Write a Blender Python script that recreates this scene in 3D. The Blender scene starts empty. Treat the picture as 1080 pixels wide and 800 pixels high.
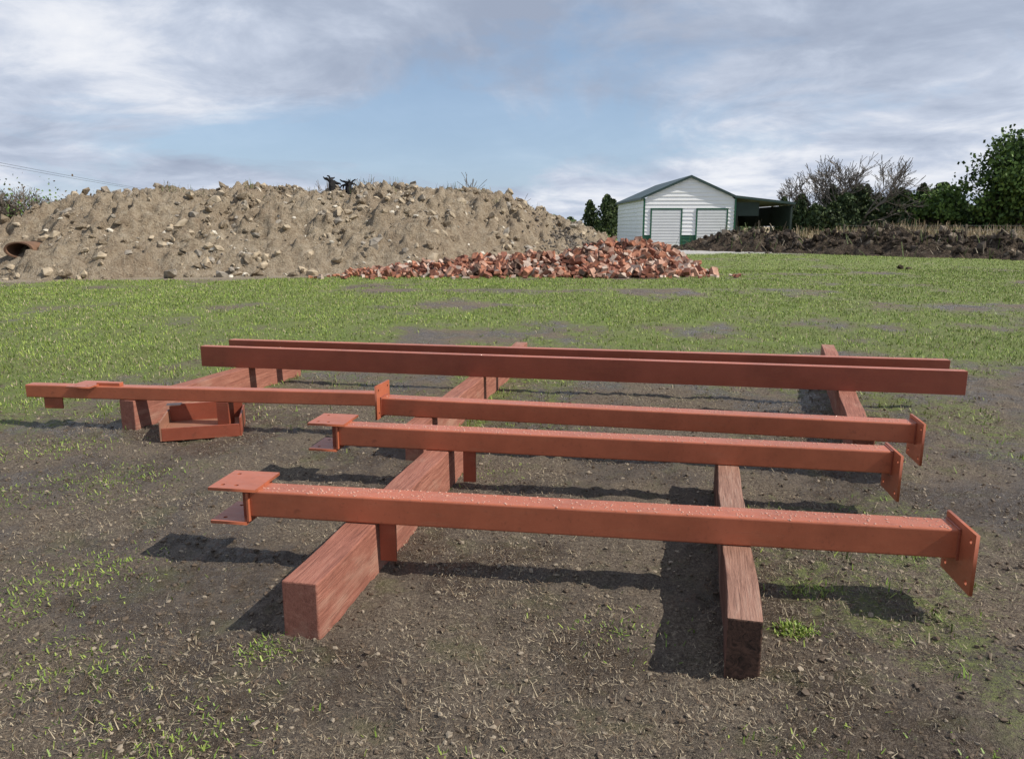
import bpy, bmesh, math, random
import numpy as np
from mathutils import Vector, Matrix, Euler
random.seed(7); rng=np.random.default_rng(7)
sc=bpy.context.scene
col=sc.collection
sc.view_settings.view_transform='Standard'
sc.view_settings.look='None'
sc.view_settings.exposure=0

# ---------------------------------------------------------------- noise
def hsh(xi,yi,s):
    h=(xi*374761393+yi*668265263+s*1274126177)&0x7fffffff
    h=((h^(h>>13))*1103515245)&0x7fffffff
    h=((h^(h>>15))*12345677)&0x7fffffff
    return ((h^(h>>16))&0xffff)/65535.0
def vn(x,y,s=0):
    x=np.asarray(x,float);y=np.asarray(y,float)
    xf=np.floor(x);yf=np.floor(y);xi=xf.astype(np.int64);yi=yf.astype(np.int64)
    u=x-xf;v=y-yf;u=u*u*(3-2*u);v=v*v*(3-2*v)
    return (hsh(xi,yi,s)*(1-u)+hsh(xi+1,yi,s)*u)*(1-v)+(hsh(xi,yi+1,s)*(1-u)+hsh(xi+1,yi+1,s)*u)*v
def fbm(x,y,s=0,o=4,g=.5):
    t=0;a=1;n=0
    for i in range(o):
        t=t+a*vn(np.asarray(x)*2**i+i*17.3,np.asarray(y)*2**i-i*9.1,s+i);n+=a;a*=g
    return t/n
def sst(a,b,x):
    t=np.clip((np.asarray(x,float)-a)/(b-a),0,1);return t*t*(3-2*t)

# ---------------------------------------------------------------- mesh helpers
def mk(name,V,F,mats=(),mi=None,smooth=False,link=True,attrs=None):
    V=np.asarray(V,dtype=np.float32).reshape(-1,3);F=np.asarray(F,dtype=np.int32)
    n,k=F.shape
    me=bpy.data.meshes.new(name)
    me.vertices.add(len(V));me.vertices.foreach_set('co',V.ravel())
    me.loops.add(n*k);me.loops.foreach_set('vertex_index',F.ravel())
    me.polygons.add(n);me.polygons.foreach_set('loop_start',np.arange(0,n*k,k,dtype=np.int32))
    for m in mats: me.materials.append(m)
    if mi is not None: me.polygons.foreach_set('material_index',np.asarray(mi,dtype=np.int32))
    me.polygons.foreach_set('use_smooth',np.full(n,smooth))
    if attrs:
        for an,av in attrs.items():
            a=me.attributes.new(an,'FLOAT','POINT');a.data.foreach_set('value',np.asarray(av,dtype=np.float32).ravel())
    me.update(calc_edges=True)
    ob=bpy.data.objects.new(name,me)
    if link: col.objects.link(ob)
    return ob
def empty(name,loc=(0,0,0),rot=0):
    e=bpy.data.objects.new(name,None);e.location=loc;e.rotation_euler=(0,0,rot);e.empty_display_size=.2
    col.objects.link(e);return e
def box(name,x0,x1,y0,y1,z0,z1,mat,parent=None,bev=0.0,seg=2):
    bm=bmesh.new();bmesh.ops.create_cube(bm,size=1)
    for v in bm.verts:
        v.co=Vector(((v.co.x+.5)*(x1-x0)+x0,(v.co.y+.5)*(y1-y0)+y0,(v.co.z+.5)*(z1-z0)+z0))
    if bev>0: bmesh.ops.bevel(bm,geom=bm.edges[:],offset=bev,segments=seg,affect='EDGES',profile=.5)
    me=bpy.data.meshes.new(name);bm.to_mesh(me);bm.free();me.materials.append(mat)
    ob=bpy.data.objects.new(name,me);col.objects.link(ob)
    if parent: ob.parent=parent
    return ob
def plate(name,w,h,t,holes,mat,parent,M):
    """flat steel plate with real bolt holes; lies in local XY, centred thickness"""
    cu=bpy.data.curves.new(name,'CURVE');cu.dimensions='2D';cu.fill_mode='BOTH';cu.extrude=t/2
    sp=cu.splines.new('POLY');sp.points.add(3)
    for p,c in zip(sp.points,[(0,0),(w,0),(w,h),(0,h)]): p.co=(c[0],c[1],0,1)
    sp.use_cyclic_u=True
    for hx,hy in holes:
        sp=cu.splines.new('POLY');sp.points.add(11)
        for i,p in enumerate(sp.points):
            a=i*math.tau/12;p.co=(hx+.011*math.cos(a),hy+.011*math.sin(a),0,1)
        sp.use_cyclic_u=True
    tmp=bpy.data.objects.new('tmp',cu);col.objects.link(tmp)
    dg=bpy.context.evaluated_depsgraph_get()
    me=bpy.data.meshes.new_from_object(tmp.evaluated_get(dg));me.name=name
    bpy.data.objects.remove(tmp);
    me.materials.clear();me.materials.append(mat)
    ob=bpy.data.objects.new(name,me);col.objects.link(ob);ob.parent=parent;ob.matrix_local=M
    return ob
def rotmats(n,tilt=math.pi,r=rng):
    a=r.uniform(0,math.tau,n);b=r.uniform(-tilt,tilt,n);c=r.uniform(-tilt,tilt,n)
    ca,sa,cb,sb,cc,s_=np.cos(a),np.sin(a),np.cos(b),np.sin(b),np.cos(c),np.sin(c)
    Z=np.zeros(n);O=np.ones(n)
    Rz=np.stack([ca,-sa,Z,sa,ca,Z,Z,Z,O],1).reshape(n,3,3)
    Ry=np.stack([cb,Z,sb,Z,O,Z,-sb,Z,cb],1).reshape(n,3,3)
    Rx=np.stack([O,Z,Z,Z,cc,-s_,Z,s_,cc],1).reshape(n,3,3)
    return Rz@Ry@Rx
def scatter(bases,P,S,R,pick=None):
    n=len(P);pick=rng.integers(0,len(bases),n) if pick is None else pick
    VV=[];FF=[];II=[];off=0
    for b,(V,F) in enumerate(bases):
        idx=np.where(pick==b)[0]
        if len(idx)==0: continue
        v=V[None]*S[idx][:,None,:]
        v=np.einsum('nij,nkj->nki',R[idx],v)+P[idx][:,None,:]
        f=F[None]+ (np.arange(len(idx))*len(V))[:,None,None]+off
        VV.append(v.reshape(-1,3));FF.append(f.reshape(-1,F.shape[1]));II.append(np.repeat(idx,len(F)))
        off+=len(idx)*len(V)
    return np.concatenate(VV),np.concatenate(FF),np.concatenate(II)
def ico(sub,jit,seed):
    bm=bmesh.new();bmesh.ops.create_icosphere(bm,subdivisions=sub,radius=.5)
    r=np.random.default_rng(seed)
    V=np.array([v.co[:] for v in bm.verts]);F=np.array([[v.index for v in f.verts] for f in bm.faces]);bm.free()
    V=V*(1+r.uniform(-jit,jit,(len(V),1)))
    if jit>.05:
        for _ in range(7):
            d=r.normal(size=3);d/=np.linalg.norm(d);k=V@d;V=V-np.maximum(k-r.uniform(.2,.34),0)[:,None]*d
    return V,F
CUBE=(np.array([[x,y,z] for x in(-.5,.5) for y in(-.5,.5) for z in(-.5,.5)]),
      np.array([[0,1,3,2],[4,6,7,5],[0,4,5,1],[2,3,7,6],[0,2,6,4],[1,5,7,3]]))
ROCKS=[ico(1,.3,i) for i in range(8)]
def bbrick(seed):
    r=np.random.default_rng(seed);V=CUBE[0].copy();m=V[:,0]>0;V[m,0]+=r.uniform(-.35,.1,4);V+=r.uniform(-.06,.06,V.shape);return V,CUBE[1]
BRICKS=[CUBE]+[bbrick(i) for i in range(6)]

# ---------------------------------------------------------------- material helpers
class N:
    def __init__(s,name,tree=None):
        if tree is None:
            s.m=bpy.data.materials.new(name);s.m.use_nodes=True;s.t=s.m.node_tree
            s.b=s.t.nodes['Principled BSDF']
        else: s.t=tree
    def new(s,ty,**k):
        n=s.t.nodes.new(ty)
        for a,b in k.items(): setattr(n,a,b)
        return n
    def set(s,sock,v):
        if isinstance(v,bpy.types.NodeSocket): s.t.links.new(v,sock)
        else:
            if isinstance(v,(tuple,list)) and len(v)==3 and sock.type=='RGBA': v=(*v,1)
            sock.default_value=v
    def coord(s,kind='Object',scale=(1,1,1)):
        tc=s.new('ShaderNodeTexCoord');mp=s.new('ShaderNodeMapping')
        s.t.links.new(tc.outputs[kind],mp.inputs[0]);mp.inputs['Scale'].default_value=scale
        return mp.outputs[0]
    def noise(s,vec,scale,detail=4,rough=.5,dist=0):
        n=s.new('ShaderNodeTexNoise');s.t.links.new(vec,n.inputs['Vector'])
        n.inputs['Scale'].default_value=scale;n.inputs['Detail'].default_value=detail
        n.inputs['Roughness'].default_value=rough;n.inputs['Distortion'].default_value=dist
        return n.outputs[0]
    def ramp(s,f,stops):
        r=s.new('ShaderNodeValToRGB');s.set(r.inputs[0],f);e=r.color_ramp.elements
        while len(e)<len(stops): e.new(.5)
        for el,(p,c) in zip(e,stops):
            el.position=p;el.color=(*c,1) if len(c)==3 else c
        return r.outputs[0]
    def rr(s,f,a,b,c=0.,d=1.):
        r=s.new('ShaderNodeMapRange');s.set(r.inputs[0],f)
        for i,v in enumerate((a,b,c,d)): r.inputs[i+1].default_value=v
        return r.outputs[0]
    def mix(s,f,a,b,mode='MIX'):
        m=s.new('ShaderNodeMix',data_type='RGBA',blend_type=mode)
        s.set(m.inputs[0],f);s.set(m.inputs[6],a);s.set(m.inputs[7],b);return m.outputs[2]
    def math(s,op,a,b=0.,clamp=False):
        m=s.new('ShaderNodeMath',operation=op);s.set(m.inputs[0],a);s.set(m.inputs[1],b);m.use_clamp=clamp;return m.outputs[0]
    def attr(s,name):
        a=s.new('ShaderNodeAttribute',attribute_name=name);return a.outputs['Fac']
    def bump(s,h,strength,dist):
        b=s.new('ShaderNodeBump');s.set(b.inputs['Height'],h);b.inputs['Strength'].default_value=strength
        b.inputs['Distance'].default_value=dist;s.t.links.new(b.outputs[0],s.b.inputs['Normal'])
    def out(s,color=None,rough=None,spec=None):
        if color is not None: s.set(s.b.inputs['Base Color'],color)
        if rough is not None: s.set(s.b.inputs['Roughness'],rough)
        if spec is not None: s.set(s.b.inputs['Specular IOR Level'],spec)
        return s.m
def simple(name,c,rough=.8,var=.25,scale=3,spec=.3,detail=2):
    n=N(name);v=n.coord();k=n.noise(v,scale,detail,.6)
    a=tuple(x*(1-var) for x in c);b=tuple(min(1,x*(1+var)) for x in c)
    return n.out(n.ramp(k,[(.3,a),(.7,b)]),rough,spec)

# red-oxide primer on steel
def primer(name,base,dirt=.28):
    n=N(name);v=n.coord()
    big=n.noise(v,2.6,6,.7);fine=n.noise(v,35,5,.7);streak=n.noise(n.coord(scale=(1.2,9,9)),3,6,.7)
    c=n.ramp(big,[(.3,tuple(x*.76 for x in base)),(.52,base),(.72,tuple(x*1.14 for x in base))])
    c=n.mix(n.rr(fine,.57,.72,0,.55),c,(.17,.055,.03))
    c=n.mix(n.rr(streak,.54,.72,0,dirt),c,(.42,.21,.13))
    rs=n.noise(v,7,6,.8);c=n.mix(n.rr(rs,.62,.70,0,.45),c,(.12,.045,.028))
    spots=n.noise(v,150,2,.5)
    c=n.mix(n.rr(spots,.66,.74,0,.4),c,(.5,.28,.19))
    n.bump(fine,.15,.003)
    return n.out(c,n.rr(streak,.3,.7,.45,.24),.45)
M_steel=primer('red_primer_steel',(.43,.124,.062))
M_steel2=primer('red_primer_dark_shade',(.28,.072,.040),.2)  # darker copy of the primer; shade painted into channel webs and bracket walls
def wood(name,a,b,c2,rough=.75):
    n=N(name);g=n.noise(n.coord(scale=(1.0,14,14)),3.2,8,.72,.6);g2=n.noise(n.coord(scale=(1.5,60,60)),3,4,.7)
    k=n.ramp(g,[(.28,a),(.5,b),(.72,c2)])
    k=n.mix(n.rr(g2,.56,.68,0,.7),k,tuple(x*.35 for x in a))
    bl=n.noise(n.coord(),3,5,.6);k=n.mix(n.rr(bl,.5,.75,0,.6),k,tuple(x*.6 for x in b))
    bl2=n.noise(n.coord(scale=(1,3,3)),2.1,5,.6);k=n.mix(n.rr(bl2,.53,.66,0,.5),k,(.42,.26,.19))
    n.bump(n.math('ADD',g,g2),.7,.006)
    return n.out(k,rough,.35)
M_woodL=wood('red_stained_timber',(.17,.062,.042),(.32,.125,.085),(.43,.20,.14))
M_woodR=wood('weathered_timber',(.14,.072,.048),(.32,.17,.12),(.42,.27,.20),.6)
def endgrain():
    n=N('timber_end_grain');v=n.coord(scale=(1,6,6));k=n.noise(v,6,6,.7,1.2)
    n.bump(k,.8,.01)
    return n.out(n.ramp(k,[(.35,(.025,.016,.012)),(.6,(.12,.065,.045))]),.85,.3)
M_end=endgrain()
M_woodS=wood('timber_shaded_side',(.05,.022,.016),(.13,.06,.042),(.22,.11,.075))  # darker copy of the wood colour, painting shade onto the timber's sides

# ---------------------------------------------------------------- ground
XF=[-30,-20,-8,0,3,6.5];YF=[21.5,22.3,24.6,28,31.5,37]
def hf(x,y):
    near=1-sst(25,60,y)
    h=.055*(fbm(x*.5,y*.5,3,3)-.5)+.055*(fbm(x*3,y*3,5,4,.6)-.5)+(.04*(fbm(x*15,y*15,9,3,.65)-.5))*(1-sst(5,14,y))
    return h*near-.006
def sandf(x,y):
    yf=np.interp(x,XF,YF);return sst(-1.5,-.1,y-yf+2.2*(fbm(np.asarray(x)*.5,np.asarray(y)*.5,171,3)-.5))*sst(6,3,x)*sst(50,45,y)
def greenf(x,y):
    x=np.asarray(x,float);y=np.asarray(y,float)
    yy=y+.35*np.clip(-x-1,0,4)-.25*np.clip(x-2,0,4)*(y<9)
    tr=.13+.68*sst(4.0,12.0,yy)
    p=fbm(x*.55+3,y*.32+1,21,4,.55)
    p2=fbm(x*2.3,y*1.6,31,3)
    g=tr+(p-.5)*1.35+(p2-.5)*.6
    for cx,cy,rx,ry,a in ((1.2,11.4,3.0,1.2,.6),(-.5,15.5,1.5,.7,.5),(10.5,15.2,2.4,1.2,.9),(7.8,12.0,1.8,.8,.5),(2,19,4,.9,.4),(-8,15,3,.8,.4),(3,9,3,1.0,.45),(5.5,7.2,2.5,1.3,.35),(-14,20.3,6,1.0,.45),(3,23.6,5,.6,.45),(11,21,3,.6,.4),(-4,19,4,.6,.35),(9,26,4,.8,.35),(-10,11,2,.8,.3),(18,22,4,.8,.4),(0,3.2,2.4,1.6,.1),(2.6,3.0,1.2,1.2,.22)):
        g=g-a*np.exp(-((x-cx)/rx)**2-((y-cy)/ry)**2)
    return np.clip(g,0,1)*(1-sandf(x,y))
def gravelf(x,y):
    e=fbm(x*.6,y*.3,71,3)-.5
    return sst(1.15,.85,np.abs((x-13.2)/5.2)+e*.5)*sst(43,47,y+e*5)*(1-sst(66.5,67,y))
def axis_rows():
    ys=list(np.linspace(-30,0,12))+list(np.linspace(.3,1.1,8));y=1.15
    while y<70: ys.append(y);y+=.0095*y
    while y<4000: ys.append(y);y*=1.25
    return np.array(ys)
ys=axis_rows()
a=np.concatenate([-np.geomspace(60,1.15,16),np.linspace(-1.1,1.1,800),np.geomspace(1.15,60,16)])
A,Y=np.meshgrid(a,ys);X=A*(np.maximum(Y,0)*.9+3.2)
Z=hf(X,Y)
G=greenf(X,Y);DRY=sst(48,58,Y)*sst(20,30,X)
GR=gravelf(X,Y);SA=sandf(X,Y)
nr,nc=A.shape;I=np.arange(nr*nc).reshape(nr,nc)
F=np.stack([I[:-1,:-1],I[:-1,1:],I[1:,1:],I[1:,:-1]],-1).reshape(-1,4)
n=N('ground_mud_and_grass');v=n.coord()
gA=n.attr('green');nb=n.noise(v,1.1,4,.6);nm=n.noise(v,9,5,.7);nf=n.noise(v,70,4,.8);nff=n.noise(v,230,2,.75)
mud=n.ramp(nf,[(.30,(.045,.031,.021)),(.46,(.125,.092,.064)),(.56,(.22,.17,.12)),(.70,(.40,.33,.235))])
wetm=n.rr(nb,.43,.56,0,1)
mud=n.mix(n.math('MULTIPLY',wetm,n.rr(nm,.38,.58,.3,.85)),mud,(.060,.043,.031))
mud=n.mix(n.rr(nff,.56,.68,0,.6),mud,(.42,.35,.26));mud=n.mix(n.rr(nff,.44,.34,0,.6),mud,(.028,.02,.014))
mud=n.mix(n.rr(nm,.54,.68,0,.4),mud,(.28,.225,.16))
moss=n.noise(v,2.6,5,.7);mud=n.mix(n.rr(moss,.54,.68,0,.42),mud,(.14,.15,.045))
gr=n.ramp(nf,[(.28,(.06,.085,.016)),(.48,(.15,.21,.038)),(.66,(.25,.31,.065)),(.8,(.37,.38,.14))])
gr=n.mix(n.rr(nb,.35,.7,0,.45),gr,(.22,.21,.075))
fac=n.math('ADD',gA,n.math('MULTIPLY',n.math('SUBTRACT',nm,.5),1.1));fac=n.math('ADD',fac,n.math('MULTIPLY',n.math('SUBTRACT',nf,.5),.8))
c=n.mix(n.rr(fac,.34,.64,0,.94),mud,gr)
c=n.mix(n.attr('dry'),c,(.30,.23,.13))
c=n.mix(n.attr('sand'),c,n.ramp(nm,[(.3,(.2,.155,.10)),(.7,(.42,.35,.25))]))
c=n.mix(n.attr('gravel'),c,(.46,.44,.41))
hsum=n.math('ADD',nf,n.math('MULTIPLY',nm,.8));hsum=n.math('ADD',hsum,n.math('MULTIPLY',nff,.5))
n.bump(hsum,1.0,.028)
wet=n.math('MULTIPLY',n.rr(nb,.45,.56,0,1),n.rr(fac,.3,.6,1,0))
M_ground=n.out(c,n.rr(wet,0,1,.9,.24),.5)
mk('ground',np.stack([X,Y,Z],-1).reshape(-1,3),F,[M_ground],smooth=True,attrs={'green':G,'dry':DRY,'gravel':GR,'sand':SA})

straw=[simple('dead_grass_pale',(.40,.33,.22),.8),simple('dead_grass_brown',(.17,.12,.075),.8),simple('dead_grass_grey',(.28,.235,.17),.8)]
greens=[simple('grass_blade_green',(.16,.24,.037),.5,.3,1),simple('grass_blade_yellow_green',(.27,.33,.068),.5,.3,1),simple('grass_blade_dark',(.08,.125,.024),.6)]
def blades(name,P,L,W,lean,mats,mi,flat=False):
    n=len(P);a=rng.uniform(0,math.tau,n);d=np.stack([np.cos(a),np.sin(a)],1);pz=np.stack([-d[:,1],d[:,0]],1)
    V=np.zeros((n,4,3));up=L*np.cos(lean);out=L*np.sin(lean)
    b=P.copy()
    V[:,0,:2]=b[:,:2]-pz*W[:,None]/2;V[:,1,:2]=b[:,:2]+pz*W[:,None]/2;V[:,0,2]=V[:,1,2]=b[:,2]
    V[:,2,:2]=b[:,:2]+d*out[:,None]+pz*W[:,None]*.25;V[:,3,:2]=b[:,:2]+d*out[:,None]-pz*W[:,None]*.25
    V[:,2,2]=V[:,3,2]=b[:,2]+up
    F=np.arange(n*4).reshape(n,4)
    return mk(name,V.reshape(-1,3),F,mats,mi)
n_=160000
y=1.3+9*rng.random(n_)**1.15;x=(rng.random(n_)*2-1)*(y*.72+.7)
k=fbm(x*1.3,y*1.3,77,4,.6);keep=rng.random(n_)<sst(.40,.64,k)*.92+.05;x=x[keep];y=y[keep];m=len(x)
P=np.stack([x,y,hf(x,y)+.002+.008*rng.random(m)],1)
blades('dead_grass_litter',P,rng.uniform(.005,.022,m)+.025*(rng.random(m)<.05),rng.uniform(.0012,.003,m)*(1+y*.08),rng.uniform(.7,1.6,m),straw,rng.choice(3,m,p=[.34,.38,.28]))
n_=34000
y=1.3+8*rng.random(n_)**1.3;x=(rng.random(n_)*2-1)*(y*.72+.7)
S=(rng.random((n_,1))**4*.03+.006)*rng.uniform(.6,1.3,(n_,3));S[:,2]*=.65
P=np.stack([x,y,hf(x,y)+.001],1)
V,F,I2=scatter(ROCKS,P,S,rotmats(n_,.4))
mk('soil_clods',V,F,[simple('clod_mud',(.11,.08,.055),.65),simple('clod_pale',(.28,.23,.17),.85)],(rng.random(n_)<.25).astype(int)[I2])
# living grass
n_=300000
y=1.4+27*rng.random(n_)**.8;x=(rng.random(n_)*2-1)*(y*.74+1)
g=greenf(x,y);kk=np.clip(g+(fbm(x*9,y*9,91,2)-.5)*1.0,0,1)
keep=rng.random(n_)<sst(.42,.78,kk)*.95
keep&=~((y>26)&(x<4))
x=x[keep];y=y[keep]
q=80000;y2=27+30*rng.random(q)**1.2;x2=rng.uniform(5,42,q);kp=(x2<y2*.76)&(gravelf(x2,y2)<.35)&((x2>7)|(y2>34));kp&=rng.random(q)<sst(.3,.6,greenf(x2,y2))
x=np.concatenate([x,x2[kp]]);y=np.concatenate([y,y2[kp]]);m=len(x)
P=np.stack([x,y,hf(x,y)-.003],1)
blades('grass',P,rng.uniform(.018,.05,m)*(1+.012*y),rng.uniform(.003,.006,m)*(1+y*.11),rng.uniform(.1,1.3,m),greens+[straw[0]],rng.choice(4,m,p=[.42,.37,.10,.11]))
cl=[(1.13,2.72,.07,520),(1.35,3.1,.1,200),(-.95,2.62,.10,170),(-1.7,2.5,.3,460),(.45,2.75,.2,160),(-1.2,2.0,.3,460),(-2.6,4.6,.4,900),(-3.2,4.2,.35,700),(-2.0,3.3,.3,500),(-1.0,2.1,.25,150),(.2,5.9,.5,400),(-.2,4.8,.3,200),(3.0,3.6,.3,250),(-2.2,3.0,.3,500),(-1.5,1.6,.25,460),(.9,2.0,.2,120),(-.3,1.9,.2,150),(1.5,1.9,.2,150),(-3.4,5.3,.4,700),(2.6,5.2,.4,300)]
PX=[];PY=[]
for cx,cy,r,q in cl: PX.append(rng.normal(cx,r*.6,q));PY.append(rng.normal(cy,r*.5,q))
x=np.concatenate(PX);y=np.concatenate(PY);m=len(x)
blades('weed_clumps',np.stack([x,y,hf(x,y)-.001],1),rng.uniform(.008,.028,m),rng.uniform(.003,.008,m),rng.uniform(.3,1.5,m),greens,rng.choice(3,m,p=[.5,.35,.15]))

# ---------------------------------------------------------------- timbers
def timber(X0,Y0,X1,Y1,w,h,mat,endm,side=None):
    L=math.hypot(X1-X0,Y1-Y0);ang=math.atan2(Y1-Y0,X1-X0)
    bm=bmesh.new();bmesh.ops.create_cube(bm,size=1)
    for vv in bm.verts: vv.co=Vector(((vv.co.x+.5)*L,(vv.co.y-.5)*w,(vv.co.z+.5)*(h+.04)-.04))
    bmesh.ops.subdivide_edges(bm,edges=[e for e in bm.edges if abs((e.verts[0].co-e.verts[1].co).x)>L*.9],cuts=24,use_grid_fill=True)
    sharp=[e for e in bm.edges if len(e.link_faces)==2 and e.calc_face_angle(0)>1]
    bmesh.ops.bevel(bm,geom=sharp,offset=.006,segments=2,affect='EDGES',profile=.5)
    rr=random.Random(int(L*1000))
    for vv in bm.verts:
        q=vv.co
        vv.co.y+=.003*math.sin(q.x*9+L)+rr.uniform(-.0015,.0015);vv.co.z+=rr.uniform(-.0016,.0008)
    me=bpy.data.meshes.new('timber');bm.normal_update();bm.to_mesh(me);bm.free()
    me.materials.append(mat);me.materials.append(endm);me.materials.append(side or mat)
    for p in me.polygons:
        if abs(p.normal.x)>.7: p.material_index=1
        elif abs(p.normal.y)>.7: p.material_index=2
    ob=bpy.data.objects.new('timber_beam',me);col.objects.link(ob)
    ob.location=(X0,Y0,0);ob.rotation_euler=(0,0,ang);return ob
timber(-.907,2.715,-.44,4.95,.15,.235,M_woodL,M_woodL)
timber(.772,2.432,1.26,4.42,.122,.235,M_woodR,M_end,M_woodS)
timber(-.76,5.08,.05,8.90,.14,.235,M_woodL,M_woodL)
timber(2.31,4.88,3.66,8.72,.14,.235,M_woodL,M_woodL)
timber(-3.16,5.84,-2.46,8.10,.14,.235,M_woodL,M_woodL)

# ---------------------------------------------------------------- steel members
ZB=.237
M_drop=N('rain_water');M_drop.b.inputs['Base Color'].default_value=(.55,.31,.23,1)
M_drop.b.inputs['Roughness'].default_value=.03;M_drop=M_drop.m
DROP=ico(1,0,0)
def drops(parent,L,w,h,n):
    x=rng.uniform(.02,L-.02,n);y=rng.uniform(.006,w-.006,n)
    s=(rng.random(n)**4*.010+.0035)
    P=np.stack([x,y,np.full(n,h)],1)
    V,F,_=scatter([DROP],P,np.stack([s*1.2,s,s*.6],1),rotmats(n,0))
    o=mk('rain_drops',V,F,[M_drop],smooth=True);o.parent=parent
def tube(e,name,L,w,h,mat,t=.008):
    bm=bmesh.new()
    def ring(x,ins):
        r=.009-ins*.4;pts=[]
        for cx,cy,a0 in((w-ins-r,ins+r,-90),(w-ins-r,h-ins-r,0),(ins+r,h-ins-r,90),(ins+r,ins+r,180)):
            for i in range(4):
                a=math.radians(a0+i*30);pts.append(bm.verts.new((x,cx+r*math.cos(a),cy+r*math.sin(a))))
        return pts
    outer=[ring(0,0),ring(L,0)];inner=[ring(0,t),ring(L,t)]
    for a_,b_ in zip(outer[:-1],outer[1:]):
        for i in range(16): bm.faces.new((a_[i],a_[(i+1)%16],b_[(i+1)%16],b_[i]))
    for i in range(16):
        j=(i+1)%16
        bm.faces.new((inner[0][i],inner[1][i],inner[1][j],inner[0][j]))
        bm.faces.new((outer[0][j],outer[0][i],inner[0][i],inner[0][j]))
        bm.faces.new((outer[-1][i],outer[-1][j],inner[1][j],inner[1][i]))
    bmesh.ops.recalc_face_normals(bm,faces=bm.faces[:])
    me=bpy.data.meshes.new(name);bm.to_mesh(me);bm.free();me.materials.append(mat)
    o=bpy.data.objects.new(name,me);col.objects.link(o);o.parent=e;return o
def MX(cx,cy,cz):
    return Matrix(((0,0,1,cx),(1,0,0,cy),(0,1,0,cz),(0,0,0,1)))
def weld(e,name,x,w,h,mat):
    for i,(a0,a1,b0,b1) in enumerate(((-.006,w+.006,h-.002,h+.006),(-.006,.0,-.004,h-.004),(w+.0,w+.006,-.004,h-.004))):
        box(name+'_%d'%i,x-.006,x+.006,a0,a1,b0,b1,mat,e,.0025,1)
def endplate(e,L,w,h,pw=.28,ph=.26,dy=-.11,dz=-.1):
    plate('end_plate',pw,ph,.014,[(.04,.04),(pw-.04,.04),(.04,ph-.04),(pw-.04,ph-.04)],M_steel,e,MX(L+.0075,dy,dz))
    weld(e,'weld_bead',L-.004,w,h,M_steel2)
def cap_bracket(e,w,h,sc_=1):
    y0=-.02;y1=.24*sc_
    box('bracket_web',-.014,-.001,y0+.004,y1-.004,-.021,h-.004,M_steel,e,.002,1)
    plate('bracket_top_plate',.24,y1-y0,.014,[(.05,.05),(.05,y1-y0-.05),(.12,.05)],M_steel,e,Matrix.Translation((-.2,y0,h+.0075)))
    plate('bracket_bottom_plate',.185,y1-y0,.014,[(.05,.05),(.05,y1-y0-.05)],M_steel,e,Matrix.Translation((-.2,y0,-.029)))
    box('bracket_gusset',-.07,-.0145,w*.5-.006,w*.5+.006,-.0215,h-.0005,M_steel2,e,.001,1)
def member(P0,P1,name='steel_beam'):
    L=math.hypot(P1[0]-P0[0],P1[1]-P0[1]);e=empty(name,(P0[0],P0[1],ZB),math.atan2(P1[1]-P0[1],P1[0]-P0[0]));return e,L
w=.13;h=.13
e,L=member((-1.251,3.369),(1.864,2.903));tube(e,'square_tube',L,w,h,M_steel);endplate(e,L,w,h,.28,.26,-.13,-.1);cap_bracket(e,w,h);drops(e,L,w,h,1200)
box('tab_plate',.63,.71,.02,.034,-.19,-.001,M_steel2,e,.002,1)
e,L=member((-1.096,4.552),(2.133,3.999));tube(e,'square_tube',L,w,h,M_steel);endplate(e,L,w,h,.28,.26,-.12,-.12);cap_bracket(e,w,h);drops(e,L,w,h,1000)
box('tab_plate',.80,.88,.02,.034,-.2,-.001,M_steel2,e,.002,1)
e,L=member((-.965,5.33),(2.582,4.595));tube(e,'square_tube',L,w,h,M_steel);endplate(e,L,w,h,.28,.27,-.12,-.11);drops(e,L,w,h,800)
plate('head_plate',.26,.25,.014,[(.04,.04),(.22,.21),(.04,.21)],M_steel,e,MX(-.0085,-.07,-.02))
weld(e,'weld_bead_head',.003,w,h,M_steel2)
e,L=member((-3.954,5.92),(-1.04,5.60));tube(e,'square_tube',L,.1,.105,M_steel)
plate('cleat_plate',.2,.24,.012,[(.05,.05),(.15,.05)],M_steel,e,Matrix.Translation((.42,-.09,.112)))
box('cleat_stub',.60,.8,.03,.08,.1055,.13,M_steel,e,.002,1)
box('hanging_tab',.14,.30,.01,.024,-.09,-.001,M_steel2,e,.002,1)
box('support_stub',1.62,1.72,.0,.09,-.2365,-.001,M_steel2,e,.003,1)
def cee(P0,P1,hh=.2,fl=.09):
    e,L=member(P0,P1,'steel_channel')
    t=.007
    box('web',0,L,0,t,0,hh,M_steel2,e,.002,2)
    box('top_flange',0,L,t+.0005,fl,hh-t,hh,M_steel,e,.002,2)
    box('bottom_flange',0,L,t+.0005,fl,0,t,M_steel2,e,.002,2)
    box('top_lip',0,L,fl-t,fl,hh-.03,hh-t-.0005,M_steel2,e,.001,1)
    drops(e,L,fl,hh,500)
cee((-3.09,7.30),(3.734,5.988));cee((-2.965,7.72),(3.885,6.50))

e=empty('steel_channel_bracket',(-2.66,5.46,.0),math.radians(16))
M_steel3=primer('weathered_tan_primer',(.32,.16,.105),.6)
box('base_plate',0,.56,0,.42,.035,.05,M_steel3,e,.002,1)
box('side_wall',0.001,.559,-.0125,-.0005,.0,.10,M_steel2,e,.002,1)
box('side_wall_back',0.001,.559,.4205,.433,.03,.19,M_steel2,e,.002,1)
box('end_wall',-.0135,-.0005,-.012,.432,.0,.15,M_steel3,e,.002,1)
box('end_wall_right',.5605,.574,-.012,.432,.0,.15,M_steel2,e,.002,1)
box('top_lip',-.0135,.1,.34,.43,.191,.199,M_steel3,e,.002,1)

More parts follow.
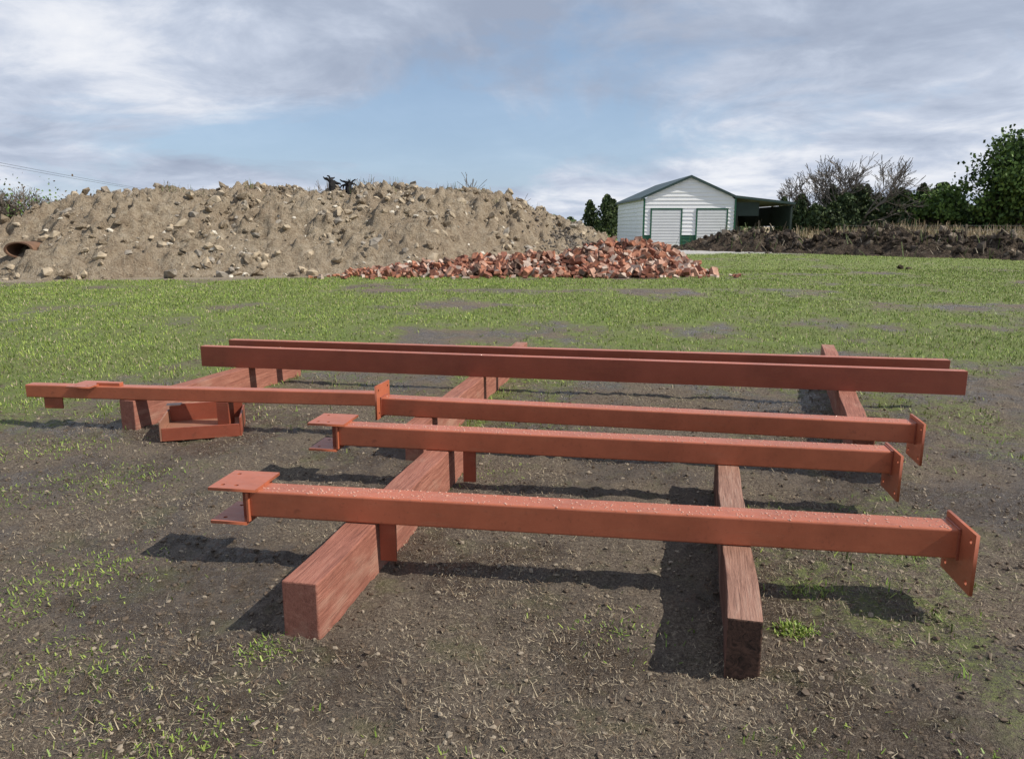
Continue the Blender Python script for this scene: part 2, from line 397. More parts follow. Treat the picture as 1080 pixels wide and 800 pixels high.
# ---------------------------------------------------------------- dirt mound
def mound_h(x,y):
    x=np.asarray(x,float);y=np.asarray(y,float)
    yf=np.interp(x,XF,YF)+2.2*(fbm(x*.35,x*0+3,4,3)-.5)
    Hc=np.interp(x,[-25.5,-24,-21.5,-20,-18.4,-16.8,-14,-8,-4,-1.2,.3,2.5,5.2,6.5],[-.6,-.1,.5,1.05,1.85,2.6,2.85,2.85,3.05,3.1,2.6,1.85,.75,-.3])
    s=(y-yf)/6.8;front=np.sin(np.clip(s,0,1)*math.pi/2)**.9
    back=1-sst(12,20,y-yf)
    wx=x+1.2*(fbm(x*.7,y*.7,81,3)-.5);wy=y+1.2*(fbm(x*.7,y*.7,83,3)-.5)
    r=fbm(wx*.5,wy*.4,11,4,.55)-.5;r2=fbm(wx*1.7,wy*1.5,15,5,.7)-.5
    rid=1-2*np.abs(fbm(wx*.9,wy*.55,27,4,.6)-.5)
    gul=np.abs(fbm(x*1.3+.35*y,y*.15,19,3)-.5)
    env=np.clip(s*1.6+.05,0,1)*sst(-26,-20,x)
    z=Hc*front*back+(r*1.4*env*np.clip(1.2-s*.75,.2,1)+r2*1.0*np.clip(env+.12,0,1)*np.clip(1.35-s*.5,.6,1)+(rid-.8)*.6*env*np.clip(1.25-s,.25,1)-gul*.6*np.clip(s,0,1)*np.clip(1.3-s,0.1,1))
    return np.where(s<-.02,np.minimum(z,s*.6),z)-.02
gx=np.arange(-27,7.5,.07);gy=np.arange(21,46,.09);X,Y=np.meshgrid(gx,gy)
lump=np.maximum(fbm(X*2.4,Y*2.4,144,3,.6)-.52,0)*1.5
Z=mound_h(X,Y)+.22*(fbm(X*5,Y*5,44,3,.7)-.5)+lump*.5*(mound_h(X,Y)>.25)
nr,nc=X.shape;I=np.arange(nr*nc).reshape(nr,nc);F=np.stack([I[:-1,:-1],I[:-1,1:],I[1:,1:],I[1:,:-1]],-1).reshape(-1,4)
n=N('mound_soil');v=n.coord();b1=n.noise(v,.35,5,.6);b2=n.noise(v,3,6,.75);b3=n.noise(v,17,4,.75)
c=n.ramp(b2,[(.3,(.17,.125,.082)),(.5,(.38,.305,.215)),(.7,(.52,.44,.33))])
c=n.mix(n.rr(b1,.45,.62,0,.5),c,(.29,.215,.145))
c=n.mix(n.rr(b3,.55,.68,0,.6),c,(.60,.53,.42));c=n.mix(n.rr(b3,.45,.34,0,.6),c,(.11,.08,.055))
n.bump(n.math('ADD',b2,n.math('MULTIPLY',b3,.6)),1,.2)
M_mound=n.out(c,.95,.15)
mk('dirt_mound',np.stack([X,Y,Z],-1).reshape(-1,3),F,[M_mound],smooth=True)
n_=13000
x=rng.uniform(-24,5.5,n_);s=rng.random(n_)**.8
x[:3600]=rng.uniform(-11,3.5,3600)
y=np.interp(x,XF,YF)+s*8.0-.4
ck=rng.random(n_)<sst(.42,.62,fbm(x*.8,y*.8,87,3))*.85+.15
z=mound_h(x,y);keep=(z>-.25)&ck;x=x[keep];y=y[keep];z=np.maximum(z[keep],.0);m=len(x)
sz=(rng.random(m)**7*.55+.05)
S=sz[:,None]*rng.uniform(.45,1.4,(m,3));S[:,2]*=.75
V,F,I2=scatter(ROCKS,np.stack([x,y,z+sz*.08],1),S,rotmats(m,.8))
rm=rng.choice(4,m,p=[.22,.26,.17,.35]);rm[(sz>.35)&(rm==0)]=1
mk('mound_rocks',V,F,[simple('limestone_pale',(.55,.50,.41),.9,.2,6),simple('rock_tan',(.38,.31,.22),.9,.25,6),simple('rock_grey',(.28,.245,.2),.9,.25,6),M_mound],rm[I2])
n_=1800;x=rng.normal(3.1,.9,n_);y=rng.normal(33.0,1.4,n_);z=np.maximum(mound_h(x,y),0);sz=rng.uniform(.05,.2,n_)
V,F,I2=scatter(ROCKS,np.stack([x,y,z+.04],1),sz[:,None]*rng.uniform(.6,1.2,(n_,3)),rotmats(n_))
mk('gravel_spill',V,F,[simple('dark_gravel',(.14,.12,.10),.9)])
def tuft(name,pts,mats,mi,L,W,q,spread):
    PX=np.repeat(pts,q,axis=0);m=len(PX);PX=PX+np.concatenate([rng.normal(0,spread,(m,2)),np.zeros((m,1))],1)
    return blades(name,PX,rng.uniform(*L,m),rng.uniform(*W,m),rng.uniform(0,1.2,m),mats,rng.choice(mi,m))
cx=np.concatenate([rng.uniform(-13,-4,16),rng.uniform(-3,0,12),rng.uniform(-20,2,16)]);cy=np.interp(cx,[-20,-8,0],[22.3,24.6,28])+rng.uniform(5.0,8,len(cx))
tuft('mound_weeds',np.stack([cx,cy,mound_h(cx,cy)],1),[straw[1],straw[2],greens[2]],3,(.1,.42),(.01,.025),26,.22)

e=empty('drain_pipe',(-15.9,24.35,float(mound_h(-15.9,24.55))+.22),0)
bm=bmesh.new();R1,R2=.42,.35;rg=[]
for xx,rr_ in((-.0,R1),(1.6,R1),(1.6,R2),(0,R2)):
    rg.append([bm.verts.new((rr_*math.cos(i*math.tau/24)*1.15,xx,rr_*math.sin(i*math.tau/24)*.62)) for i in range(24)])
for k_ in range(4):
    A_,B_=rg[k_],rg[(k_+1)%4]
    for i in range(24): bm.faces.new((A_[i],A_[(i+1)%24],B_[(i+1)%24],B_[i]))
bmesh.ops.recalc_face_normals(bm,faces=bm.faces[:]);me=bpy.data.meshes.new('pipe_shell');bm.to_mesh(me);bm.free();me.materials.append(simple('rusty_pipe',(.16,.09,.055),.8))
o=bpy.data.objects.new('pipe_shell',me);col.objects.link(o);o.parent=e
o=box('pipe_shade_fill',-.36,.36,.9,1.5,-.19,.19,simple('hole_shade_black',(.02,.017,.014),.95),e,.05,2)  # near-black block that paints the dark of the pipe's hole

# ---------------------------------------------------------------- brick pile
HW=([-6,-5,-2,1,3,6.8],[.4,.6,1.0,1.2,1.5,1.2])
def heap(x,y):
    yc=25.6+.05*x
    w_=np.interp(x,*HW);H=np.interp(x,[-5.6,-4.5,-2,0,1.8,3.0,4.3,5.5,6.7],[0,.12,.40,.58,.62,.85,1.05,.7,-.05])
    d=np.abs(y-yc)/w_
    return np.maximum(H*(1+.6*(fbm(x*1.3,y*1.3,99,3)-.5))*np.clip(1-d*.8,0,1),0)
gx=np.arange(-6.2,7.2,.15);gy=np.arange(23,29,.15);X,Y=np.meshgrid(gx,gy);Z=heap(X,Y)*.9+.1*(fbm(X*3,Y*3,50,3)-.5)-.12
nr,nc=X.shape;I=np.arange(nr*nc).reshape(nr,nc);F0=np.stack([I[:-1,:-1],I[:-1,1:],I[1:,1:],I[1:,:-1]],-1).reshape(-1,4);V0=np.stack([X,Y,Z],-1).reshape(-1,3)
n_=2300;x=rng.uniform(-5.5,6.7,n_);x[:800]=rng.uniform(2,6.0,800);yc=25.6+.05*x
w_=np.interp(x,*HW);y=yc+rng.uniform(-1.25,1.2,n_)*w_
z=heap(x,y)+rng.uniform(-.10,.13,n_)
z=np.maximum(z,.03)
S=np.stack([rng.uniform(.2,.32,n_),rng.uniform(.11,.15,n_),rng.uniform(.075,.11,n_)],1)
big=rng.random(n_)<.25;S[big]*=1.5;S*=np.interp(x,[-5,1,4],[.75,.95,1.12])[:,None]
R=rotmats(n_,1.1)
V,F,I2=scatter(BRICKS,np.stack([x,y,z],1),S,R)
F=np.concatenate([F0,F+len(V0)]);V=np.concatenate([V0,V])
mats=[simple('brick_rubble_dust',(.085,.052,.04),.95),simple('brick_orange_red',(.38,.165,.10),.9,.35,8),simple('brick_dark_red',(.22,.09,.06),.9,.35,8),simple('brick_pale_mortar',(.50,.39,.32),.9,.25,8),simple('brick_brown',(.15,.095,.07),.9,.3,8),simple('brick_pinkish',(.43,.25,.18),.9,.3,8)]
mi=np.concatenate([np.zeros(len(F0),int),rng.choice([1,2,3,4,5],n_,p=[.27,.24,.12,.16,.21])[I2]])
mk('brick_pile',V,F,mats,mi)
n_=110;x=rng.uniform(-6.5,7.5,n_);y=24.2+rng.uniform(-.9,.6,n_)+.05*x
V,F,I2=scatter(BRICKS,np.stack([x,y,np.full(n_,.035)],1),np.stack([rng.uniform(.1,.24,n_),np.full(n_,.1),np.full(n_,.07)],1),rotmats(n_,.2))
mk('scattered_bricks',V,F,mats[1:4],rng.choice(3,n_)[I2])

# ---------------------------------------------------------------- dark soil berm on the right
def seg_d(x,y,p,q):
    px,py=p;qx,qy=q;dx,dy=qx-px,qy-py;L2=dx*dx+dy*dy
    t=np.clip(((x-px)*dx+(y-py)*dy)/L2,0,1);return np.hypot(x-px-t*dx,y-py-t*dy),t
def berm_h(x,y):
    wx=x+1.8*(fbm(x*.4,y*.4,161,3)-.5);wy=y+1.8*(fbm(x*.4,y*.4,163,3)-.5)
    d,t=seg_d(wx,wy,(14.6,54),(31,33));wd=3.6
    H=.95+1.1*(fbm(t*11,t*0+.5,66,3)-.38);pr=np.clip(1-(d/wd)**1.3,-.2,1)
    return H*pr+(fbm(x*.9,y*.9,61,5,.72)-.5)*1.9*np.clip(pr+.1,0,1)
gx=np.arange(10,38,.11);gy=np.arange(28,59,.14);X,Y=np.meshgrid(gx,gy);Z=berm_h(X,Y)+.32*(fbm(X*3.5,Y*3.5,64,3,.75)-.5)-.1
nr,nc=X.shape;I=np.arange(nr*nc).reshape(nr,nc);F0=np.stack([I[:-1,:-1],I[:-1,1:],I[1:,1:],I[1:,:-1]],-1).reshape(-1,4)
zf=Z.ravel()[F0].max(1)>-.12;F0=F0[zf]
n=N('berm_soil');v=n.coord();b2=n.noise(v,1.6,6,.7);b3=n.noise(v,9,4,.7)
c=n.ramp(b2,[(.32,(.03,.022,.016)),(.52,(.085,.063,.046)),(.7,(.18,.14,.10))]);c=n.mix(n.rr(b3,.55,.68,0,.6),c,(.25,.20,.145));c=n.mix(n.rr(b3,.45,.35,0,.6),c,(.02,.015,.011))
n.bump(n.math('ADD',b2,b3),1,.25);M_berm=n.out(c,.95,.15)
n_=3000;t=rng.random(n_);px=14.6+16.4*t+rng.normal(0,1.4,n_);py=54-21*t+rng.normal(0,1.4,n_);pz=np.maximum(berm_h(px,py)-.04,0)
sz=rng.random(n_)**5*.7+.07
V,F,I2=scatter(ROCKS,np.stack([px,py,pz],1),sz[:,None]*rng.uniform(.5,1.5,(n_,3)),rotmats(n_))
mk('dirt_berm',np.stack([X,Y,Z],-1).reshape(-1,3),F0,[M_berm],smooth=True)
mk('berm_clods',V,F,[M_berm,simple('clod_dark',(.07,.053,.04),.95),simple('clod_dry',(.20,.16,.12),.95)],rng.choice(3,n_,p=[.55,.3,.15])[I2])
t=rng.random(1200);px=14.6+16.4*t+rng.normal(0,1.6,1200);py=54-21*t+rng.normal(0,1.6,1200)
blades('berm_sticks',np.stack([px,py,np.maximum(berm_h(px,py),0)],1),rng.uniform(.2,.9,1200),rng.uniform(.02,.05,1200),rng.uniform(.2,1.5,1200),[straw[1],straw[2],greens[2]],rng.choice(3,1200))

# ---------------------------------------------------------------- farm building
M_white=simple('white_metal_siding',(.80,.80,.80),.45,.04,.6,.4)
M_green=simple('dark_green_trim',(.015,.085,.045),.45,.15,1,.4)
M_dgreen_and_shade=simple('shed_dark_metal_and_shade',(.03,.045,.04),.6,.2,1)
M_roof=simple('green_roof_metal',(.03,.055,.05),.45,.15,1,.4)
M_door=simple('roller_door_white',(.60,.61,.61),.5,.05,1)
BX,BY=11.55,67.0;BW,BL,EH,AH=8.0,16.0,4.0,5.75
e=empty('metal_garage_building',(BX,BY,0),0)
def siding(name,fn,z0,z1,parent,M,mat=M_white,step=.3,lip=.045):
    V=[];F=[];z=z0
    while z<z1-1e-4:
        zt=min(z+step,z1);a0,a1=fn(z);b0,b1=fn(zt);k_=len(V)
        V+=[(a0,-lip,z),(a1,-lip,z),(b1,-.004,zt),(b0,-.004,zt),(a0,0.0,z),(a1,0.0,z)]
        F+=[(k_,k_+1,k_+2,k_+3),(k_+4,k_+5,k_+1,k_)]
        z=zt
    o=mk(name,V,F,[mat]);o.parent=parent;o.matrix_local=M;return o
def fr(z):
    if z<=EH: return 0,BW
    f=(z-EH)/(AH-EH);return f*BW/2,BW-f*BW/2
siding('front_wall',fr,.85,AH-.02,e,Matrix.Identity(4),M_white,.33,.07)
siding('front_wainscot',lambda z:(0,BW),0,.85,e,Matrix.Identity(4),M_green,.28)
ML=Matrix(((0,1,0,0),(-1,0,0,BL),(0,0,1,0),(0,0,0,1)))
siding('left_wall',lambda z:(0,BL),.0,EH,e,ML,M_white,.36,.06)
box('back_wall',0,BW,BL,BL+.1,0,EH,M_white,e);box('right_wall',BW-.1,BW-.002,.05,BL-.01,0,EH,M_dgreen_and_shade,e)  # right wall coloured dark to paint in its shadow
for i,x0 in enumerate((.72,4.72)):
    x1=x0+2.55
    box('door_frame_l_%d'%i,x0-.12,x0,-.12,.0,0,3.02,M_green,e);box('door_frame_r_%d'%i,x1,x1+.12,-.12,.0,0,3.02,M_green,e)
    box('door_head_%d'%i,x0-.12,x1+.12,-.121,.0,3.022,3.14,M_green,e)
    siding('roller_door_%d'%i,lambda z,x0=x0,x1=x1:(x0+.002,x1-.002),0,3.02,e,Matrix.Translation((0,-.075,0)),M_door,.25,.035)
box('corner_trim_l',-.06,.10,-.13,-.073,0,EH,M_green,e);box('corner_trim_r',BW-.08,BW+.06,-.13,-.073,0,EH,M_green,e)
def roofslab(name,x0,z0,x1,z1,y0,y1,t,mat):
    V=[(x0,y0,z0),(x1,y0,z1),(x1,y1,z1),(x0,y1,z0),(x0,y0,z0+t),(x1,y0,z1+t),(x1,y1,z1+t),(x0,y1,z0+t)]
    o=mk(name,V,[(0,3,2,1),(4,5,6,7),(0,1,5,4),(1,2,6,5),(2,3,7,6),(3,0,4,7)],[mat]);o.parent=e
roofslab('roof_left',-.3,EH-.12,BW/2,AH,-.3,BL+.3,.2,M_roof);roofslab('roof_right',BW/2,AH,BW+.02,EH,-.3,BL+.3,.2,M_roof)
roofslab('lean_to_roof',BW+.03,EH+.03,BW+5.2,EH-.55,-.25,BL,.2,M_roof)
for i in range(4): box('post_%d'%i,BW+4.9,BW+5.06,i*5,i*5+.16,0,EH-.56,M_dgreen_and_shade,e)
box('lean_to_back_wall',BW+.2,BW+5.0,BL-.3,BL-.2,0,EH-.6,M_dgreen_and_shade,e)
box('lean_to_side_wall',BW+4.9,BW+4.96,.2,BL-.4,1.6,EH-.6,M_dgreen_and_shade,e)
box('lean_to_gable_fill',BW+.05,BW+2.2,.3,.36,2.5,EH-.32,M_dgreen_and_shade,e)
e2=empty('stacked_crates',(BX+BW+1.2,BY+5,0));M_cr=simple('crate_wood',(.14,.10,.07),.8)
for i in range(3):
    for s_ in range(4): box('slat_%d_%d'%(i,s_),(i%3)*1.1,(i%3)*1.1+1.0,0,1,s_*.2,s_*.2+.14,M_cr,e2)

# ---------------------------------------------------------------- vegetation
M_bark=simple('bark',(.09,.075,.06),.9,.3,4);M_bare=simple('bare_twigs',(.17,.145,.12),.9,.2,2)
leafm=[simple('leaf_mid',(.08,.14,.03),.6,.3,.5),simple('leaf_light',(.135,.21,.045),.6,.3,.5),simple('leaf_dark',(.035,.065,.02),.7,.3,.5)]
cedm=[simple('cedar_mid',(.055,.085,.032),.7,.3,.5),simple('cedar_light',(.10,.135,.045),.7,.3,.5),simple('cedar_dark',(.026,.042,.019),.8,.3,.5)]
def branches(rnd,p,d,L,r,depth,segs,tips,spread=.55,taper=.68,up=.08,kids=(2,4),minr=.012):
    n=3;cur=Vector(p);dd=Vector(d)
    for i in range(n):
        dd=(dd+Vector((rnd.gauss(0,.13),rnd.gauss(0,.13),rnd.gauss(0,.1)+up))).normalized()
        nx=cur+dd*(L/n);r2=max(minr,r*(1-.28*(i+1)/n));segs.append((cur.copy(),nx.copy(),max(minr,r*(1-.28*i/n)),r2))
        if depth>0 and i>0:
            for k_ in range(rnd.randint(*kids)-1):
                a=Vector((rnd.gauss(0,1),rnd.gauss(0,1),rnd.gauss(0,.6))).normalized()
                nd=(dd+a*spread*1.4).normalized();branches(rnd,nx,nd,L*rnd.uniform(.55,.8),r2*.6,depth-1,segs,tips,spread,taper,up,kids,minr)
        cur=nx
    if depth>0: branches(rnd,cur,(dd+Vector((rnd.gauss(0,.3),rnd.gauss(0,.3),.1))).normalized(),L*taper,r2*.8,depth-1,segs,tips,spread,taper,up,kids,minr)
    else: tips.append(cur.copy())
def segmesh(segs,k=4):
    V=[];F=[]
    for a_,b_,r1,r2 in segs:
        d=(b_-a_).normalized();u=d.orthogonal().normalized();w2=d.cross(u);o=len(V)
        for i in range(k):
            q=u*math.cos(i*math.tau/k)+w2*math.sin(i*math.tau/k);V.append(a_+q*r1)
        for i in range(k):
            q=u*math.cos(i*math.tau/k)+w2*math.sin(i*math.tau/k);V.append(b_+q*r2)
        for i in range(k): F.append((o+i,o+(i+1)%k,o+k+(i+1)%k,o+k+i))
    return np.array([v[:] for v in V]),np.array(F)
def leaves(P,size,flat=.0):
    m=len(P);Q=np.array([[-.5,-.35,0],[.5,-.35,0],[.6,.35,.05],[-.4,.4,.05]]);s=rng.uniform(size*.5,size*1.2,m)
    return scatter([(Q,np.array([[0,1,2,3]]))],P,np.repeat(s[:,None],3,1),rotmats(m))
def leafy(name,x,y,h,seed,lm,rx=.42,nclump=85,per=95,leaf=.3,z0=.15):
    """trunk + limbs reaching clumps of leaves filling an irregular crown"""
    rnd=random.Random(seed);r=np.random.default_rng(seed)
    c=r.normal(size=(nclump,3));c/=np.linalg.norm(c,axis=1)[:,None];c*=(r.random((nclump,1))**.4)
    az=np.arctan2(c[:,1],c[:,0]);lob=1+.22*np.sin(az*3+seed)+.15*np.sin(az*5+c[:,2]*4)
    c[:,:2]*=lob[:,None]*rx*h*(1-.30*np.clip(c[:,2],0,1))[:,None];zc=(1+z0)/2
    c[:,2]=h*(zc+c[:,2]*(1-z0)/2*.92)
    segs=[(Vector((0,0,0)),Vector((0,0,h*.2)),h*.035,h*.028),(Vector((0,0,h*.2)),Vector((.1,0,h*.6)),h*.028,h*.012)]
    for q in c:
        b0=Vector((0.05,0,h*rnd.uniform(.15,.5)));q_=Vector(q);mid=b0.lerp(q_,.5)+Vector((rnd.gauss(0,.2),rnd.gauss(0,.2),.2))
        segs+= [(b0,mid,.09,.06),(mid,q_,.06,.02)]
    cr=h*r.uniform(.045,.085,nclump)
    P=np.repeat(c,per,axis=0)+r.normal(0,1,(nclump*per,3))*np.repeat(cr,per)[:,None]*np.array([1,1,.7]);P[:,2]=np.maximum(P[:,2],.3)
    cl_=r.choice([0,1,2],nclump,p=[.45,.3,.25]);lm_=np.where(r.random(len(P))<.55,np.repeat(cl_,per),r.choice(3,len(P)))
    V1,F1=segmesh(segs);V2,F2,I3=leaves(P,leaf)
    o=mk(name,np.concatenate([V1,V2]),np.concatenate([F1,F2+len(V1)]),[M_bark]+lm,np.concatenate([np.zeros(len(F1),int),1+lm_[I3]]));o.location=(x,y,0);return o
def bare(name,x,y,h,seed,depth=4,minr=.018,r0=.02,z=0):
    rnd=random.Random(seed);segs=[];tips=[]
    for k_ in range(3):
        branches(rnd,(rnd.uniform(-.3,.3),rnd.uniform(-.3,.3),0),(rnd.gauss(0,.35),rnd.gauss(0,.35),1),h*.3,h*r0,depth,segs,tips,.6,.72,.05,(2,3),minr)
    zm=max(t.z for t in tips);s_=h/zm;segs=[(a_*s_,b_*s_,r1,r2) for a_,b_,r1,r2 in segs]
    V,F=segmesh(segs,3);o=mk(name,V,F,[M_bare]);o.location=(x,y,z);return o
def cedar_pts(h,w,n,pw=.55):
    t=rng.random(n)**.85;a=rng.uniform(0,math.tau,n);ph=rng.uniform(0,6);lob=1+.25*np.sin(a*3+t*9+ph)+.2*np.sin(a*5-t*17+ph)
    r=w*(1-t)**pw*np.sqrt(rng.random(n))*lob*(.65+.35*np.sin(np.clip(t*6,0,1.57)))
    r=np.maximum(r,.05)
    return np.stack([r*np.cos(a),r*np.sin(a),.15+t*(h-.2)],1)
leafy('oak_tree',49.3,74,11.2,5,leafm,.37,120,120,.3,.08)
leafy('oak_tree',55,79,9.4,8,leafm,.42,90,90,.32)
leafy('oak_tree',43.6,78,6.4,12,leafm,.42,50,90,.28,.08)
leafy('oak_tree',60,74,8.6,18,leafm,.42,70,90,.32)
bare('bare_tree',36.0,80,9.2,3,4,.026,.018)
bare('bare_tree',39.6,84,8.0,9,4,.026,.015)
bare('bare_tree',33.0,84,7.4,19,4,.026,.015)
VV=[];FF=[];MM=[];off=0
specs=[]
for i in range(36):
    xx=30.5+i*.85+random.uniform(-.5,.5);specs.append((xx,random.uniform(78,92),random.uniform(3.0,6.6)*(1 if i>4 else .8),random.uniform(1.3,2.4),random.uniform(.3,.75)))
for i in range(22): specs.append((55+i*2.5+random.uniform(-1,1),random.uniform(85,110),random.uniform(4,7),2.2,.5))
for xx,yy,hh_,ww,pw in specs:
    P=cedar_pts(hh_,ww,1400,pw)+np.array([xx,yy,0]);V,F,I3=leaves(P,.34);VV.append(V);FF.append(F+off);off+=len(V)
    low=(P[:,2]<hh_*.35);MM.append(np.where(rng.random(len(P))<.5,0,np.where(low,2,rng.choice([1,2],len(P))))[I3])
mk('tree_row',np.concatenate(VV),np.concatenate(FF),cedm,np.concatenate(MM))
def cedar(x,y,h,w):
    P=cedar_pts(h,w,1700);V,F,I3=leaves(P,.28);V1,F1=segmesh([(Vector((0,0,0)),Vector((0,0,h*.9)),h*.02,.02)])
    o=mk('cedar_tree',np.concatenate([V1,V]),np.concatenate([F1,F+len(V1)]),[M_bark]+cedm,np.concatenate([np.zeros(len(F1),int),1+rng.choice(3,len(P))[I3]]));o.location=(x,y,0)
cedar(10.9,88,5.2,1.6);cedar(9.2,90,4.6,1.3);cedar(12.2,92,4.8,1.5);cedar(32.0,76,4.0,1.5);cedar(28.4,80,4.6,1.0)
VV=[];FF=[];MM=[];off=0
for i in range(150):
    xx=-190+i*2.7+random.uniform(-1,1);hh_=random.uniform(2.2,4.2)
    P=cedar_pts(hh_,2.6,260)+np.array([xx,random.uniform(150,175),0]);V,F,I3=leaves(P,.7);VV.append(V);FF.append(F+off);off+=len(V);MM.append(rng.choice(3,len(P))[I3])
mk('distant_treeline',np.concatenate(VV),np.concatenate(FF),cedm,np.concatenate(MM))
for i,(xx,yy,hh_) in enumerate([(-25.2,38,3.7),(-27.5,39,4.1),(-23.9,39,3.3),(-26.2,37,3.7),(-29.5,40,4.4)]): bare('bare_shrub',xx,yy,hh_,40+i,4,.013,.008)
P=rng.normal(0,1,(4200,3))*np.array([1.9,1.2,.75])+np.array([-26.0,39,1.9]);V,F,I3=leaves(P,.11);mk('shrub_leaves',V,F,[leafm[0],leafm[1],straw[1]],rng.choice(3,len(P))[I3])
for xx,yy,hh_ in((-1.9,40,4.35),(-10,42,4.3),(-8.3,41,4.15)):
    bare('bare_shrub',xx,yy,hh_,int(yy*3+hh_*10),3,.012,.006)
m=30000;x=rng.uniform(27,75,m);y=rng.uniform(56,76,m);kx=fbm(x*.3,y*.3,181,3)
blades('dry_grass_field',np.stack([x,y,np.zeros(m)],1),rng.uniform(.4,1.7,m)*(.5+.95*kx),rng.uniform(.03,.07,m),rng.uniform(0,.8,m),[simple('dry_grass_tan',(.42,.32,.2),.8),straw[0],straw[1],greens[2]],rng.choice(4,m,p=[.45,.3,.15,.1]))
e=empty('wire_fence',(0,0,0));M_post=simple('fence_post',(.16,.13,.10),.9);M_wire=simple('fence_wire',(.25,.25,.25),.5)
for i in range(18):
    xx=24+i*3.0;box('post_%d'%i,xx,xx+.1,55+i*.1,55.1+i*.1,0,1.75,M_post,e,.01,1)
for j,zz in enumerate((.5,.95,1.35,1.65)):
    o=mk('wire_%d'%j,[(24,55.05,zz),(75,56.8,zz),(75,56.8,zz+.01),(24,55.05,zz+.01)],[(0,1,2,3)],[M_wire]);o.parent=e

M_char=simple('charred_wood',(.012,.011,.012),.7)
def stump(x,y,seed,s=1):
    rnd=random.Random(seed);segs=[];z=float(mound_h(x,y))
    segs.append((Vector((0,0,-.35)),Vector((.02,0,.16)),.17,.12))
    for k_ in range(9):
        a=rnd.uniform(0,math.tau);p=Vector((0,0,.1));d=Vector((math.cos(a),math.sin(a)*.6,rnd.uniform(-.1,.7)))
        r=.085
        for i in range(4):
            q=p+d*rnd.uniform(.07,.13);segs.append((p,q,r,r*.72));p=q;r*=.72;d=(d+Vector((rnd.gauss(0,.4),rnd.gauss(0,.4),rnd.gauss(0,.4)))).normalized()
    V,F=segmesh([(a_*s,b_*s,r1*s,r2*s) for a_,b_,r1,r2 in segs],5);o=mk('charred_tree_stump',V,F,[M_char]);o.location=(x,y,z+.24)
stump(-7.35,31.4,3,1.1);stump(-6.7,31.5,6,1.05)
n_=80;x=rng.uniform(-17,0,n_);y=np.interp(x,[-20,-8,0],[22.3,24.6,28])+rng.uniform(6.2,7.6,n_);sz=rng.uniform(.12,.42,n_)
V,F,I2=scatter(ROCKS,np.stack([x,y,mound_h(x,y)+sz*.12],1),sz[:,None]*rng.uniform(.6,1.4,(n_,3)),rotmats(n_,.5));mk('crest_boulders',V,F,[simple('boulder',(.24,.2,.155),.9,.3,4)])
V,F,I2=scatter(ROCKS,np.array([[14.6,28.3,.05],[15.0,28.4,.04]]),np.array([[.5,.3,.3],[.3,.25,.2]]),rotmats(2,.3));mk('field_rock',V,F,[M_berm])

e=empty('power_line',(0,0,0));M_pole=simple('pole_wood',(.13,.10,.08),.9);M_cable=simple('cable',(.03,.03,.03),.5)
box('pole_near',-52.2,-51.95,62,62.25,0,9.5,M_pole,e);box('pole_far',-75.2,-75,260,260.2,0,9,M_pole,e)
box('crossarm_near',-53,-51.2,62.26,62.4,9.0,9.15,M_pole,e)
for s_ in(-.7,.7):
    segs=[];p=None
    for i in range(21):
        f=i/20;q=Vector((-52.1+s_+(-23)*f,62+198*f,8.6-.2*f-3.0*4*f*(1-f)*.45))
        if p: segs.append((p,q,.02,.02))
        p=q
    V,F=segmesh(segs,4);o=mk('cable',V,F,[M_cable]);o.parent=e

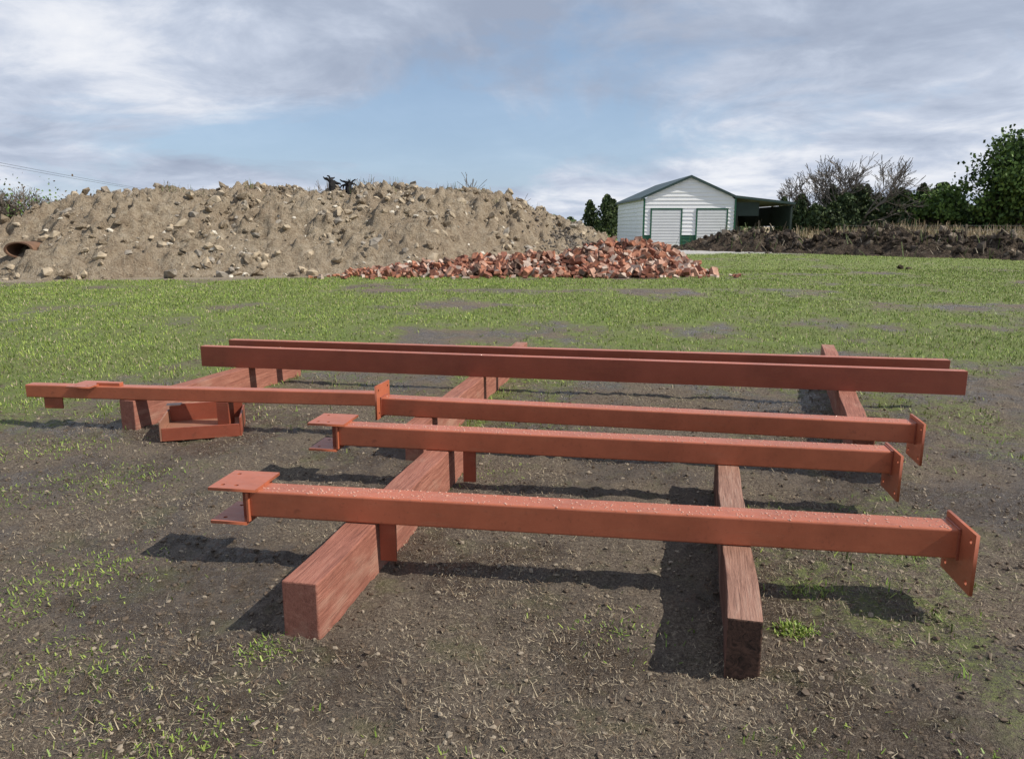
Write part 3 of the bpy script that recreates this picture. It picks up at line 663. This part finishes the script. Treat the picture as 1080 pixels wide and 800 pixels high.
# ---------------------------------------------------------------- sky, sun, camera
SUN=Vector((1.07,-.25,1.0)).normalized()
w_=bpy.data.worlds.new('World');sc.world=w_;w_.use_nodes=True;t=w_.node_tree;t.nodes.clear()
n=N('',t)
sky=n.new('ShaderNodeTexSky',sky_type='NISHITA');sky.sun_disc=False
sky.sun_elevation=math.asin(SUN.z);sky.sun_rotation=math.atan2(SUN.x,SUN.y);sky.air_density=1;sky.dust_density=.6
tc=n.new('ShaderNodeTexCoord');sp=n.new('ShaderNodeSeparateXYZ');t.links.new(tc.outputs['Generated'],sp.inputs[0])
dx,dz=sp.outputs[0],sp.outputs[2]
zz=n.math('ADD',n.math('MAXIMUM',dz,0.),.22)
cb=n.new('ShaderNodeCombineXYZ');n.set(cb.inputs[0],n.math('DIVIDE',dx,zz));n.set(cb.inputs[1],n.math('DIVIDE',sp.outputs[1],zz));cb.inputs[2].default_value=5.2
c1=n.noise(cb.outputs[0],.85,8,.55,.6);c2=n.noise(cb.outputs[0],2.4,8,.62,.4)
shade=n.math('ADD',n.math('MULTIPLY',c1,.62),n.math('MULTIPLY',c2,.38))
lowl=n.math('MULTIPLY',n.rr(dz,.02,.20,1,0),n.rr(dx,-.75,.1,1,.35));lowl=n.math('MULTIPLY',lowl,.12)
shade=n.math('ADD',shade,lowl)
shade=n.math('SUBTRACT',shade,n.rr(dz,.16,.30,0,.045))
cloud=n.ramp(shade,[(.38,(3.3,3.85,5.0)),(.46,(4.1,4.7,5.9)),(.53,(5.4,6.0,7.2)),(.60,(7.6,7.9,8.6)),(.70,(9.5,9.5,9.6))])
bx=n.math('POWER',n.math('DIVIDE',n.math('ADD',dx,.03),.34),2.);bz=n.math('POWER',n.math('DIVIDE',n.math('SUBTRACT',dz,.105),.05),2.)
gap=n.rr(n.math('ADD',bx,bz),.1,1.6,.18,0)
cov=n.math('SUBTRACT',n.noise(cb.outputs[0],.9,8,.6,.4),gap)
cov=n.rr(cov,.33,.47,0,1)
skyc=n.mix(n.rr(dz,0,.35,.55,.2),sky.outputs[0],(3.8,5.6,8.6))
c=n.mix(n.rr(cov,0,1,.15,1),skyc,cloud)
bg=n.new('ShaderNodeBackground');n.set(bg.inputs[0],c);bg.inputs[1].default_value=.105
o=n.new('ShaderNodeOutputWorld');t.links.new(bg.outputs[0],o.inputs[0])
l=bpy.data.lights.new('sun','SUN');l.energy=5.0;l.angle=math.radians(.5);l.color=(1,.94,.85)
lo=bpy.data.objects.new('sun',l);col.objects.link(lo);lo.rotation_euler=(-SUN).to_track_quat('-Z','Y').to_euler();lo.location=(20,-10,30)
cam=bpy.data.cameras.new('camera');cam.sensor_width=36;cam.lens=26.2;cam.clip_end=6000;cam.clip_start=.05
co=bpy.data.objects.new('camera',cam);col.objects.link(co);co.location=(0,0,1.6);co.rotation_euler=(math.radians(90-11.6),0,0)
sc.camera=co
